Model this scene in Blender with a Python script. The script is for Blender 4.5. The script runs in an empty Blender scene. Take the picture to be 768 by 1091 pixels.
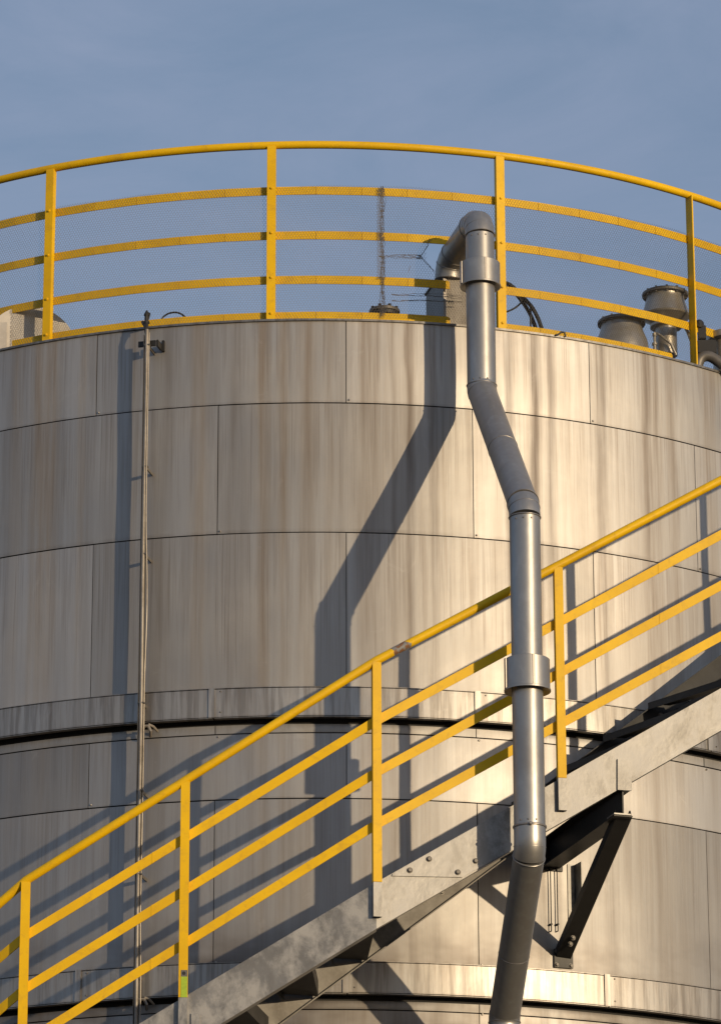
import bpy, bmesh, math, random
from mathutils import Vector, Matrix
random.seed(7)
R_ = math.radians
sc = bpy.context.scene
C = sc.collection
PI = math.pi

# ------------------------------------------------------------------ camera
W0, H0, FPX = 768.0, 1091.0, 4398.4958
PIT, YAW, ROLL, D = R_(19.02105687), R_(.60871469), R_(-.13227121), 27.26816972
F = Vector((math.sin(YAW)*math.cos(PIT), math.cos(YAW)*math.cos(PIT), math.sin(PIT)))
rr = F.cross(Vector((0, 0, 1))).normalized(); uu = rr.cross(F)
RT = rr*math.cos(ROLL)+uu*math.sin(ROLL); UP = -rr*math.sin(ROLL)+uu*math.cos(ROLL)
CAM = Vector((0, -D, 0))
cd = bpy.data.cameras.new('camera'); cam = bpy.data.objects.new('camera', cd); C.objects.link(cam)
m = Matrix((RT, UP, -F)).transposed().to_4x4(); m.translation = CAM
cam.matrix_world = m
cd.sensor_fit = 'VERTICAL'; cd.sensor_height = 36; cd.lens = FPX/H0*36
cd.clip_end = 5000; cd.clip_start = .1
sc.camera = cam
GROUND = -1.65

# survey helpers: sight lines of the photograph meeting real surfaces of the place
def ray(x, y): return F+RT*(x-W0/2)/FPX+UP*(H0/2-y)/FPX
def on_y(x, y, Y):
    d = ray(x, y); return CAM+d*((Y+D)/d.y)
def on_plane(x, y, p, n):
    d = ray(x, y); return CAM+d*((p-CAM).dot(n)/d.dot(n))
def on_cyl(x, y, R=4.0):
    d = ray(x, y); a = d.x**2+d.y**2; b = 2*CAM.y*d.y; c = CAM.y**2-R*R
    return CAM+d*((-b-math.sqrt(b*b-4*a*c))/(2*a))
def az_of(P): return math.degrees(math.atan2(P.x, -P.y))
def cp(R, az, z): a = R_(az); return Vector((R*math.sin(a), -R*math.cos(a), z))

# ------------------------------------------------------------------ object helpers
def tag(o, label=None, cat=None, group=None, kind=None):
    if label: o['label'] = label
    if cat: o['category'] = cat
    if group: o['group'] = group
    if kind: o['kind'] = kind
    return o
def thing(name, loc, label, cat, group=None):
    o = bpy.data.objects.new(name, None); C.objects.link(o); o.location = loc
    o.empty_display_size = .1
    return tag(o, label, cat, group)
def root_loc(p):
    while p.parent: p = p.parent
    return p.location.copy()
def obj(name, bm, mat, parent=None, smooth=False, loc=None, auto=None):
    off = root_loc(parent) if parent else (loc or Vector((0, 0, 0)))
    bmesh.ops.translate(bm, verts=bm.verts, vec=-Vector(off))
    me = bpy.data.meshes.new(name)
    if smooth:
        for f in bm.faces: f.smooth = True
        for e in bm.edges:
            if len(e.link_faces) == 2 and e.calc_face_angle(0) > R_(32): e.smooth = False
    bm.normal_update()
    bm.to_mesh(me); bm.free()
    me.materials.append(mat)
    o = bpy.data.objects.new(name, me); C.objects.link(o)
    if parent: o.parent = parent
    else: o.location = off
    return o
def split_obj(name, bm, mat, parent, smooth=False):
    """one mesh part per loose piece"""
    bm.verts.ensure_lookup_table(); seen = set(); out = []
    for v0 in list(bm.verts):
        if v0 in seen: continue
        comp, stack = [], [v0]; seen.add(v0)
        while stack:
            v = stack.pop(); comp.append(v)
            for e in v.link_edges:
                w_ = e.other_vert(v)
                if w_ not in seen: seen.add(w_); stack.append(w_)
        nb = bmesh.new(); mp = {v: nb.verts.new(v.co) for v in comp}
        for f in {f for v in comp for f in v.link_faces}: nb.faces.new([mp[v] for v in f.verts])
        out.append(obj(name, nb, mat, parent, smooth=smooth))
    bm.free(); return out
def NB(): return bmesh.new()
def box(bm, c, ax, half, bev=0.0):
    """oriented box; ax = three unit axes, half = three half sizes"""
    vs = []
    for s in ((-1,-1,-1),(1,-1,-1),(1,1,-1),(-1,1,-1),(-1,-1,1),(1,-1,1),(1,1,1),(-1,1,1)):
        vs.append(bm.verts.new(Vector(c)+ax[0]*half[0]*s[0]+ax[1]*half[1]*s[1]+ax[2]*half[2]*s[2]))
    fs = [bm.faces.new([vs[i] for i in q]) for q in ((0,3,2,1),(4,5,6,7),(0,1,5,4),(1,2,6,5),(2,3,7,6),(3,0,4,7))]
    if Vector(ax[0]).cross(ax[1]).dot(ax[2]) < 0: bmesh.ops.reverse_faces(bm, faces=fs)
    if bev:
        es = list({e for f in fs for e in f.edges})
        bmesh.ops.bevel(bm, geom=es, offset=bev, segments=2, affect='EDGES', clamp_overlap=True)
X3, Y3, Z3 = Vector((1,0,0)), Vector((0,1,0)), Vector((0,0,1))
def bar(bm, p, q, n, w, h, bev=.001):
    """flat bar from p to q: n = thickness direction, w thickness, h height"""
    t = (q-p).normalized(); n = (n-t*n.dot(t)).normalized(); u = t.cross(n)
    box(bm, (p+q)/2, (t, n, u), ((q-p).length/2, w/2, h/2), bev)
def slantbar(bm, p, q, n, w, h, endz=True):
    """sloping bar with vertical ends; h measured vertically"""
    n = Vector(n).normalized()*w/2; v = Z3*h/2
    a = [p-n-v, p+n-v, p+n+v, p-n+v]; b = [q-n-v, q+n-v, q+n+v, q-n+v]
    A = [bm.verts.new(x) for x in a]; B = [bm.verts.new(x) for x in b]
    fs = [bm.faces.new(A[::-1]), bm.faces.new(B)]
    for i in range(4): fs.append(bm.faces.new((A[i], A[(i+1) % 4], B[(i+1) % 4], B[i])))
    bmesh.ops.recalc_face_normals(bm, faces=fs)
def tube(bm, pts, r, n=12, cap=True, rs=None):
    """mitred tube along a path"""
    pts = [Vector(p) for p in pts]; N = len(pts)
    dirs = [(pts[i+1]-pts[i]).normalized() for i in range(N-1)]
    d = dirs[0]; a = d.orthogonal().normalized(); b = d.cross(a)
    ring = [pts[0]+(a*math.cos(2*PI*k/n)+b*math.sin(2*PI*k/n))*r for k in range(n)]
    rings = [[bm.verts.new(x) for x in ring]]
    for i in range(1, N):
        d = dirs[i-1]
        bn = (d+dirs[i]).normalized() if i < N-1 else d
        ring = [c+d*((pts[i]-c).dot(bn)/d.dot(bn)) for c in ring]
        if rs:
            f = rs[i]/(rs[i-1]); ring = [pts[i]+(c-pts[i])*f for c in ring]
        rings.append([bm.verts.new(x) for x in ring])
    fs = []
    for A, B in zip(rings, rings[1:]):
        for k in range(n): fs.append(bm.faces.new((A[k], A[(k+1) % n], B[(k+1) % n], B[k])))
    if cap: fs.append(bm.faces.new(rings[0][::-1])); fs.append(bm.faces.new(rings[-1]))
    return rings
def lathe(bm, base, axis, prof, n=32):
    """prof = [(distance along axis, radius)]"""
    axis = Vector(axis).normalized(); a = axis.orthogonal().normalized(); b = axis.cross(a)
    prev = None
    for (h, r) in prof:
        c = Vector(base)+axis*h
        ring = [bm.verts.new(c+(a*math.cos(2*PI*k/n)+b*math.sin(2*PI*k/n))*max(r, .0005)) for k in range(n)]
        if prev:
            for k in range(n): bm.faces.new((prev[k], prev[(k+1) % n], ring[(k+1) % n], ring[k]))
        else: bm.faces.new(ring[::-1])
        prev = ring
    bm.faces.new(prev)
def bolt(bm, c, n, r=.011, h=.009, seg=6):
    lathe(bm, c, n, [(-.002, r*1.35), (.0015, r*1.35), (.0015, r), (h*.8, r), (h, r*.75)], seg if seg > 6 else 12)
def sheet(bm, R, a0, a1, z0, z1, t=.004, step=1.0, uvl=None, tone=None, tv=1.0, bulge=0.0, nz=1, ripple=0):
    """curved sheet with thickness, az a0..a1 in degrees"""
    na = max(2, int(abs(a1-a0)/step)+1)
    o, i = [], []
    ph = random.random()*6; pid = random.random()
    for k in range(na+1):
        a = a0+(a1-a0)*k/na
        co, ci = [], []
        for j in range(nz+1):
            z = z0+(z1-z0)*j/nz
            b = bulge*math.sin(PI*k/na)*(math.sin(PI*j/nz) if nz > 1 else 1)
            if ripple and 0 < j < nz and 0 < k < na: b += ripple*math.sin(a*1.1+ph)*math.sin(z*7+ph*2+a*.3)
            co.append(bm.verts.new(cp(R+b, a, z)))
            ci.append(bm.verts.new(cp(R+b-t, a, z)))
        o.append(co); i.append(ci)
    fs = []
    for k in range(na):
        for j in range(nz):
            fs.append(bm.faces.new((o[k][j], o[k+1][j], o[k+1][j+1], o[k][j+1])))
            fs.append(bm.faces.new((i[k][j], i[k][j+1], i[k+1][j+1], i[k+1][j])))
        fs.append(bm.faces.new((i[k][0], i[k+1][0], o[k+1][0], o[k][0])))
        fs.append(bm.faces.new((o[k][nz], o[k+1][nz], i[k+1][nz], i[k][nz])))
    for j in range(nz):
        fs.append(bm.faces.new((i[0][j], o[0][j], o[0][j+1], i[0][j+1])))
        fs.append(bm.faces.new((o[na][j], i[na][j], i[na][j+1], o[na][j+1])))
    for f in fs:
        f.smooth = True
        for l in f.loops:
            co = l.vert.co
            if uvl: 
                aa = math.atan2(co.x, -co.y)
                if aa > PI*.97 and a0 < -100: aa -= 2*PI
                l[uvl].uv = (aa*4, co.z)
            if tone: l[tone] = (tv, max(0, min(1, (z1-co.z)/max(.05, z1-z0))), pid, 1)
    for e in {e for f in fs for e in f.edges}:
        if len(e.link_faces) == 2:
            n1, n2 = e.link_faces[0].normal, e.link_faces[1].normal
    return fs

# ------------------------------------------------------------------ materials
def newmat(name):
    mt = bpy.data.materials.new(name); mt.use_nodes = True
    nt = mt.node_tree; nt.nodes.clear()
    out = nt.nodes.new('ShaderNodeOutputMaterial'); b = nt.nodes.new('ShaderNodeBsdfPrincipled')
    nt.links.new(b.outputs[0], out.inputs[0])
    return mt, nt, b
class G:
    def __init__(s, nt): s.nt = nt
    def n(s, typ, **kw):
        nd = s.nt.nodes.new(typ)
        for k, v in kw.items(): setattr(nd, k, v)
        return nd
    def link(s, a, b): s.nt.links.new(a, b)
    def setv(s, sock, v):
        if hasattr(v, 'is_output') or isinstance(v, bpy.types.NodeSocket): s.link(v, sock)
        else: sock.default_value = v
    def math(s, op, a, b=0.0, clamp=False):
        nd = s.n('ShaderNodeMath', operation=op, use_clamp=clamp); s.setv(nd.inputs[0], a); s.setv(nd.inputs[1], b); return nd.outputs[0]
    def mapr(s, v, a, b, c, d):
        nd = s.n('ShaderNodeMapRange'); s.setv(nd.inputs[0], v)
        for i, x in enumerate((a, b, c, d)): nd.inputs[i+1].default_value = x
        return nd.outputs[0]
    def mix(s, f, a, b, mode='MIX'):
        nd = s.n('ShaderNodeMix', data_type='RGBA', blend_type=mode); s.setv(nd.inputs[0], f)
        for sock, v in ((nd.inputs[6], a), (nd.inputs[7], b)):
            if isinstance(v, tuple): sock.default_value = (*v, 1) if len(v) == 3 else v
            else: s.link(v, sock)
        return nd.outputs[2]
    def noise(s, vec, scale=5, detail=4, rough=.55, dist=0):
        nd = s.n('ShaderNodeTexNoise'); 
        if vec is not None: s.link(vec, nd.inputs['Vector'])
        nd.inputs['Scale'].default_value = scale; nd.inputs['Detail'].default_value = detail
        nd.inputs['Roughness'].default_value = rough; nd.inputs['Distortion'].default_value = dist
        return nd.outputs[0]
    def vmul(s, v, sc_, off=(0, 0, 0)):
        nd = s.n('ShaderNodeMapping'); s.link(v, nd.inputs[0]); nd.inputs['Scale'].default_value = sc_; nd.inputs['Location'].default_value = off
        return nd.outputs[0]
    def bump(s, h, strength=.3, dist=.01):
        nd = s.n('ShaderNodeBump'); s.link(h, nd.inputs['Height']); nd.inputs['Strength'].default_value = strength; nd.inputs['Distance'].default_value = dist
        return nd.outputs[0]

def cladding_material(name, base, fine, wide, stains=True, metal=.55, rough=.43, drip=False):
    mt, nt, b = newmat(name); g = G(nt)
    uv = g.n('ShaderNodeUVMap', uv_map='UVMap').outputs[0]
    tone = g.n('ShaderNodeVertexColor', layer_name='tone').outputs[0]
    sep = g.n('ShaderNodeSeparateXYZ'); g.link(uv, sep.inputs[0]); U, V = sep.outputs[0], sep.outputs[1]
    n_f = g.noise(g.vmul(uv, (38, 1.1, 1)), 1, 5, .62)         # fine vertical streaks
    n_m = g.noise(g.vmul(uv, (9, .35, 1), (3, 7, 0)), 1, 4, .6)
    n_w = g.noise(g.vmul(uv, (1.6, .5, 1), (11, 2, 0)), 1, 3, .5)
    n_b = g.noise(g.vmul(uv, (1.3, 1.3, 1)), 1.4, 5, .6)
    # fine modulation
    f1 = g.mapr(n_f, .35, .7, 0, 1); f2 = g.mapr(n_m, .42, .68, 0, 1); f3 = g.mapr(n_w, .42, .66, 0, 1)
    col = g.mix(g.math('MULTIPLY', f1, fine), base, tuple(c*k for c, k in zip(base, (.66, .58, .50))))
    col = g.mix(g.math('MULTIPLY', f2, wide), col, (base[0]*.50, base[1]*.43, base[2]*.37))
    col = g.mix(g.math('MULTIPLY', f3, wide*.6), col, (base[0]*.62, base[1]*.56, base[2]*.50))
    col = g.mix(g.math('MULTIPLY', g.mapr(n_b, .5, .75, 0, 1), .25), col, tuple(c*1.15 for c in base))
    rgh = g.math('ADD', rough, g.math('MULTIPLY', g.math('SUBTRACT', n_b, .5), .25))
    if stains:
        # rust-brown runs below the rim at the azimuths where the photo shows them (x in photo, halfwidth, strength)
        ST = [(22,7,.35),(46,10,.6),(60,7,.55),(92,4,.35),(146,5,.3),(216,7,.55),(283,5,.8),(304,4,.75),(329,7,.55),(352,4,.25),
              (388,5,.6),(398,5,.45),(418,3,.5),(435,3.5,.85),(460,4,.55),(540,4,.5),(568,5,.85),(585,4,.5),(640,6,.6),
              (691,5,.9),(701,4,.6),(719,4,.55),(762,8,.45)]
        def u_of(x): return 4*math.asin((x-341)/695)
        tot = None
        for grp in (ST[0::3], ST[1::3], ST[2::3]):
            rp = g.n('ShaderNodeValToRGB'); cr = rp.color_ramp; cr.interpolation = 'EASE'
            els = []
            for (x, hw, s) in grp:
                u0 = (u_of(x)+3)/6; w = hw/175/6*1.75
                els += [(u0-w, 0), (u0, s), (u0+w, 0)]
            cr.elements[0].position = els[0][0]; cr.elements[0].color = (0, 0, 0, 1)
            cr.elements[1].position = els[-1][0]; cr.elements[1].color = (0, 0, 0, 1)
            for (p, s) in els[1:-1]:
                e = cr.elements.new(p); e.color = (s, s, s, 1)
            wob = g.math('MULTIPLY', g.math('SUBTRACT', g.noise(g.vmul(uv, (.8, 1.4, 1)), 1, 3), .5), .05)
            g.link(g.math('DIVIDE', g.math('ADD', g.math('ADD', U, wob), 3.0), 6.0), rp.inputs[0])
            tot = rp.outputs[0] if tot is None else g.math('ADD', tot, rp.outputs[0])
        fade = g.mapr(V, 6.3, 8.9, .28, 1.0)
        brk = g.mapr(g.noise(g.vmul(uv, (24, .9, 1), (5, 5, 0)), 1, 5, .6), .32, .62, .25, 1)
        sm = g.math('MULTIPLY', g.math('MULTIPLY', tot, fade), brk, True)
        col = g.mix(g.math('MULTIPLY', sm, .88), col, (.165, .105, .062))
        rgh = g.math('ADD', rgh, g.math('MULTIPLY', sm, .2))
        b.inputs['Metallic'].default_value = metal
        g.link(g.math('MULTIPLY', g.math('SUBTRACT', 1, g.math('MULTIPLY', sm, .7)), metal), b.inputs['Metallic'])
    else: b.inputs['Metallic'].default_value = metal
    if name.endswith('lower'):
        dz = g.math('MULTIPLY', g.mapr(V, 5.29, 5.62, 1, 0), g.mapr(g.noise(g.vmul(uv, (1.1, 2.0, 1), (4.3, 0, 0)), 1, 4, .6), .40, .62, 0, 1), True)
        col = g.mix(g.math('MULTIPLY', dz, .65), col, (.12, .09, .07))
    if drip:
        n_d = g.noise(g.vmul(uv, (26, 1.5, 1), (9, 1, 0)), 1, 4, .6)
        col = g.mix(g.math('MULTIPLY', g.mapr(n_d, .45, .62, 0, 1), .42), col, (.085, .068, .055))
    st_ = g.n('ShaderNodeSeparateColor'); g.link(tone, st_.inputs[0]); hgt, pid = st_.outputs[1], st_.outputs[2]
    # separate drips running down from each joint: length differs from drip to drip
    comb = g.n('ShaderNodeCombineXYZ'); g.link(g.math('ADD', g.math('MULTIPLY', U, 26.0), g.math('MULTIPLY', pid, 50.0)), comb.inputs[0])
    g.link(g.math('MULTIPLY', V, .7), comb.inputs[1])
    dn = g.noise(comb.outputs[0], 1, 3, .7)
    ln = g.math('SUBTRACT', g.mapr(dn, .46, .74, -.05, 1.15), hgt)
    dm = g.mapr(ln, 0, .35, 0, 1)
    comb2 = g.n('ShaderNodeCombineXYZ'); g.link(g.math('ADD', g.math('MULTIPLY', U, 70.0), g.math('MULTIPLY', pid, 90.0)), comb2.inputs[0]); g.link(g.math('MULTIPLY', V, .6), comb2.inputs[1])
    dn2 = g.mapr(g.noise(comb2.outputs[0], 1, 2, .6), .56, .66, 0, 1)
    col = g.mix(g.math('MULTIPLY', dm, .12 if name.endswith('lower') else .17), col, (.20, .155, .12))
    ln2 = g.mapr(g.math('SUBTRACT', g.mapr(g.noise(g.vmul(uv, (3.1, .1, 1)), 1, 2), .3, .7, .1, 1.1), hgt), 0, .5, 0, 1)
    col = g.mix(g.math('MULTIPLY', g.math('MULTIPLY', dn2, ln2), .14 if name.endswith('lower') else .30), col, (.19, .14, .105))
    # grime held along the lower edge of every sheet
    eg = g.math('MULTIPLY', g.mapr(hgt, .93, 1.0, 0, 1), g.mapr(n_m, .35, .65, .1, .8))
    col = g.mix(g.math('MULTIPLY', eg, .45), col, (.15, .12, .095))
    # pale scuffs
    sc2 = g.mapr(g.noise(g.vmul(uv, (5, 3.5, 1), (8, 8, 0)), 1, 6, .7, .8), .62, .72, 0, 1)
    col = g.mix(g.math('MULTIPLY', sc2, .14), col, (.75, .73, .70))
    tc3 = g.n('ShaderNodeCombineXYZ')
    for q in range(3): g.link(st_.outputs[0], tc3.inputs[q])
    col = g.mix(1.0, col, tc3.outputs[0], 'MULTIPLY')
    g.link(col, b.inputs['Base Color']); g.link(rgh, b.inputs['Roughness'])
    hb = g.math('ADD', g.math('MULTIPLY', n_f, .15), g.math('MULTIPLY', n_b, 1.0))
    g.link(g.bump(hb, .25, .01), b.inputs['Normal'])
    return mt

def metal_material(name, base, metal, rough, var=.25, scale=3, dark=(.55, .5, .45), bump=.1, stretch=(1, 1, 1), patch=0.0):
    mt, nt, b = newmat(name); g = G(nt)
    tc = g.n('ShaderNodeTexCoord').outputs['Object']
    v = g.vmul(tc, stretch)
    n1 = g.noise(v, scale, 6, .6, .6); n2 = g.noise(v, scale*6, 4, .6)
    col = g.mix(g.math('MULTIPLY', g.mapr(n1, .4, .68, 0, 1), var), base, tuple(a*k for a, k in zip(base, dark)))
    col = g.mix(g.math('MULTIPLY', g.mapr(n2, .5, .72, 0, 1), var*.7), col, tuple(min(1, a*1.35) for a in base))
    if patch:
        n3 = g.noise(v, scale*1.5, 8, .72, .25)
        pm = g.mapr(n3, .44, .62, 0, 1)
        col = g.mix(g.math('MULTIPLY', pm, patch), col, tuple(min(1, a*1.75) for a in base))
        g.link(g.math('ADD', rough-.05, g.math('MULTIPLY', pm, .15)), b.inputs['Roughness'])
    else:
        g.link(g.math('ADD', rough-.08, g.math('MULTIPLY', n1, .16)), b.inputs['Roughness'])
    g.link(col, b.inputs['Base Color']); b.inputs['Metallic'].default_value = metal
    if bump: g.link(g.bump(g.math('ADD', n1, g.math('MULTIPLY', n2, .3)), bump, .006), b.inputs['Normal'])
    return mt

def yellow_material(chip_at=None):
    mt, nt, b = newmat('yellow_paint'+('_chipped' if chip_at else '')); g = G(nt)
    tc = g.n('ShaderNodeTexCoord').outputs['Object']
    n1 = g.noise(tc, 2.2, 5, .6); n2 = g.noise(tc, 45, 4, .7); n3 = g.noise(tc, 14, 5, .7, .5)
    base = g.mix(g.mapr(n1, .35, .7, 0, 1), (.82, .50, .002), (.68, .40, .003))
    base = g.mix(g.math('MULTIPLY', g.mapr(n3, .52, .74, 0, 1), .45), base, (.40, .23, .035))
    spots = g.mapr(n2, .70, .76, 0, 1)
    base = g.mix(g.math('MULTIPLY', spots, .6), base, (.12, .06, .03))
    if chip_at:
        d = g.n('ShaderNodeVectorMath', operation='DISTANCE'); g.link(tc, d.inputs[0]); d.inputs[1].default_value = chip_at
        m_ = g.mapr(d.outputs['Value'], .02, .12, .62, .0)
        n4 = g.noise(tc, 22, 3, .5)
        chip = g.math('GREATER_THAN', g.math('ADD', n4, m_), .92)
        n5 = g.noise(tc, 40, 2, .5)
        base = g.mix(chip, base, g.mix(g.mapr(n5, .45, .55, 0, 1), (.20, .10, .05), (.22, .22, .22)))
    g.link(base, b.inputs['Base Color']); b.inputs['Roughness'].default_value = .5
    b.inputs['Specular IOR Level'].default_value = .3
    g.link(g.bump(g.math('ADD', n3, g.math('MULTIPLY', n2, .4)), .12, .003), b.inputs['Normal'])
    return mt

M = {}
M['clad'] = cladding_material('aluminium_cladding', (.54, .525, .505), .30, .32, metal=.72, rough=.52)
M['clad_low'] = cladding_material('aluminium_cladding_lower', (.475, .465, .455), .2, .28, metal=.74, rough=.52)
M['band'] = cladding_material('aluminium_band', (.44, .43, .415), .4, .36, stains=False, drip=True, metal=.7)
M['dark'] = metal_material('dark_gap', (.018, .017, .016), 0, .8)
M['pipe'] = metal_material('steel_jacket', (.37, .36, .345), .75, .42, .5, 3.5, (.66, .6, .54), .16, (1, 1, .5))
M['pipe_edge'] = metal_material('steel_bead', (.30, .28, .26), .7, .4, .3, 6)
M['galv'] = metal_material('galvanised_steel', (.215, .21, .203), .5, .46, .6, 5.0, (.5, .47, .43), .3, (1, 1, .7), .9)
M['galv_dull'] = metal_material('dull_galvanised_steel', (.15, .14, .128), .4, .5, .5, 4, (.5, .45, .4), .15)
M['black'] = metal_material('black_steel', (.028, .027, .026), .3, .5, .4, 4)
M['shade_steel'] = metal_material('shade_toned_steel', (.020, .021, .024), .3, .6, .6, 5, (.5, .5, .5), .15)  # upper inner stringer: its shade is put into this near-black base colour
M['tread'] = metal_material('dark_tread_steel', (.055, .052, .048), .3, .6, .6, 5, (.5, .5, .5), .15)  # one dark base colour over the whole tread
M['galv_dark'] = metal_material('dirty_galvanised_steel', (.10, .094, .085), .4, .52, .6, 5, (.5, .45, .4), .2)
M['rubber'] = metal_material('black_rubber', (.02, .02, .02), 0, .5, .3, 6)
M['cast'] = metal_material('stainless_casting', (.40, .37, .32), .65, .36, .45, 9, (.55, .5, .42), .35)
M['boxm'] = metal_material('box_sheet', (.20, .185, .165), .5, .5, .6, 5, (.5, .42, .35), .2, (1, 1, .4))
M['pale'] = metal_material('pale_sheet', (.52, .48, .42), .2, .5, .35, 5)
M['wire'] = metal_material('wire_metal', (.15, .13, .115), .3, .5, .1, 4, bump=0)
M['conduit'] = metal_material('conduit_metal', (.32, .29, .25), .35, .5, .6, 8, (.45, .4, .35), .1, (1, 1, .6))
M['yellow'] = yellow_material()
mt, nt, b = newmat('green_tape'); b.inputs['Base Color'].default_value = (.36, .52, .03, 1); b.inputs['Roughness'].default_value = .4; M['tape'] = mt
g = G(nt); tcx = g.n('ShaderNodeTexCoord').outputs['Object']
g.link(g.mix(g.mapr(g.noise(tcx, 60, 4), .45, .7, 0, .5), (.36, .50, .03), (.22, .30, .03)), b.inputs['Base Color'])
# ground
mt, nt, b = newmat('ground_asphalt'); g = G(nt); tcx = g.n('ShaderNodeTexCoord').outputs['Object']
g.link(g.mix(g.noise(tcx, .15, 6), (.055, .048, .038), (.09, .075, .055)), b.inputs['Base Color']); b.inputs['Roughness'].default_value = .9
M['ground'] = mt

# ------------------------------------------------------------------ ground
bm = NB()
n = 48; r0 = 3000
c0 = bm.verts.new((0, 0, GROUND)); rg = [bm.verts.new((r0*math.cos(2*PI*k/n), r0*math.sin(2*PI*k/n), GROUND)) for k in range(n)]
for k in range(n): bm.faces.new((c0, rg[k], rg[(k+1) % n]))
tag(obj('ground', bm, M['ground']), 'brown grey asphalt yard the tank stands on', kind='structure')

# ------------------------------------------------------------------ tank
RIM = 9.2575
tank = thing('storage_tank', Vector((0, 0, GROUND)), 'large round storage tank clad in streaked aluminium sheets, filling the picture', 'tank')
PER = 22.08; A0 = 2.33
def course(zt, zb, half, mat, name='cladding_course', R=4.0, nz=8, gap=.07, bulge=.006, tonerange=.17, lap=.0):
    bm = NB(); uvl = bm.loops.layers.uv.new('UVMap'); tn = bm.loops.layers.color.new('tone')
    a = A0+(PER/2 if half else 0)
    joints = [a+PER*k for k in range(-8, 9)]
    joints = [j for j in joints if -178 < j < 178]
    edges = list(zip(joints, joints[1:]))+[(joints[-1], joints[0]+360)]
    for (p, q) in edges:
        sheet(bm, R+random.uniform(-.0015, .0015), p+gap/2, q-gap/2, zb+.0035, zt-.0035, .004, 1.0, uvl, tn,
              1-random.random()*tonerange, bulge*random.uniform(.3, 1.2), nz, .0009)
    o = obj(name, bm, mat, tank)
    # sharp rim edges
    return o, joints
def mark(o):
    me = o.data
    bm2 = bmesh.new(); bm2.from_mesh(me); bm2.normal_update()
    for e in bm2.edges:
        if len(e.link_faces) == 2 and e.calc_face_angle(0) > R_(35): e.smooth = False
    bm2.to_mesh(me); bm2.free()
zs = [RIM, 8.717, 7.8947, 6.9157]
CO = []
for k, (zt, zb, hf) in enumerate(((RIM, zs[1], 0), (zs[1], zs[2], 1), (zs[2], zs[3], 0))):
    CO.append(course(zt, zb, hf, M['clad']))
B1T, B1B, S4, S5, B2T, B2B = 6.9157, 6.742, 6.655, 6.2586, 5.275, 5.095
CO.append(course(6.712, S4, 1, M['clad_low'], nz=2))
CO.append(course(S4, S5, 0, M['clad_low']))
CO.append(course(S5, B2T, 1, M['clad_low']))
CO.append(course(5.065, 5.01, 1, M['clad_low'], nz=2))
zz = 5.01; hf = 1
for zb in (4.2, 3.4, 2.55, 1.7, .85, 0, -.8, GROUND+.02):
    CO.append(course(zz, zb, hf, M['clad_low'], nz=3)); zz = zb; hf = 1-hf
for o, j in CO: mark(o)
def rivets(bm, zs_, azs, R, r=.006):
    for a in azs:
        for z in zs_:
            nrm = cp(1, a, 0); lathe(bm, cp(R, a, z), nrm, [(-.002, r), (.003, r), (.005, r*.6)], 8)
for o, (zt, zb) in ((CO[0], (RIM, zs[1])), (CO[1], (zs[1], zs[2])), (CO[4], (S4, S5)), (CO[5], (S5, B2T)), (CO[3], (6.70, S4-.035)), (CO[6], (5.05, 4.985))):
    bm = NB(); rivets(bm, (zb+.02,), [a+.25 for a in o[1] if abs(a) < 80], 4.003)
    split_obj('rivet', bm, M['pipe_edge'], o[0], True)
# inner shell behind the joints
bm = NB(); uvl = bm.loops.layers.uv.new('UVMap')
sheet(bm, 3.985, -180, 179.999, GROUND, RIM-.01, .02, 4, uvl, None)
mark(obj('inner_shell', bm, M['dark'], tank))
# bands standing proud, with cover strips
def band(zt, zb, hf):
    bm = NB(); uvl = bm.loops.layers.uv.new('UVMap'); tn = bm.loops.layers.color.new('tone')
    a = A0+(PER/2 if hf else 0)
    js = [j for j in [a+PER*k for k in range(-8, 9)] if -178 < j < 178]
    for (p, q) in list(zip(js, js[1:]))+[(js[-1], js[0]+360)]:
        tv = 1-random.random()*.1
        sheet(bm, 4.07+random.uniform(-.001, .001), p+.05, q-.05, zb, zt, .004, 1.0, uvl, tn, tv, .002, 1)
        # top ledge and short bottom return
        na = 24
        for (z, ri, ro) in ((zt+.006, 3.99, 4.074), (zb-.006, 4.03, 4.072)):
            sheet(bm, ro, p+.05, q-.05, z-.002, z+.002, ro-ri, 1.0, uvl, tn, tv*.9, 0, 1)
    o = obj('drip_band', bm, M['band'], tank); mark(o)
    for j in js:
        if abs(j) > 85: continue
        s = NB(); uvl = s.loops.layers.uv.new('UVMap'); tn = s.loops.layers.color.new('tone')
        sheet(s, 4.08, j-.38, j+.12, zb-.004, zt+.01, .008, .25, uvl, tn, 1.15, 0, 1)
        mark(obj('joint_cover', s, M['band'], o))
    s = NB(); rivets(s, (zt-.012, zb+.03), [x+dd for x in js if abs(x) < 70 for dd in (.6,)], 4.072, .005)
    split_obj('rivet', s, M['pipe_edge'], o, True)
band(B1T-.006, B1B, 1)
band(B2T-.006, B2B, 0)
# roof: low cone with an edge trim
bm = NB(); lathe(bm, (0, 0, RIM-.05), Z3, [(0, 3.97), (.035, 3.97), (.5, .3), (.5, .01)], 128)
obj('roof', bm, M['galv_dull'], tank)
bm = NB(); uvl = bm.loops.layers.uv.new('UVMap'); tn = bm.loops.layers.color.new('tone')
sheet(bm, 4.012, -180, 179.99, RIM-.012, RIM+.001, .05, 1.5, uvl, tn, .8)
mark(obj('rim_trim', bm, M['band'], tank))

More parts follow.
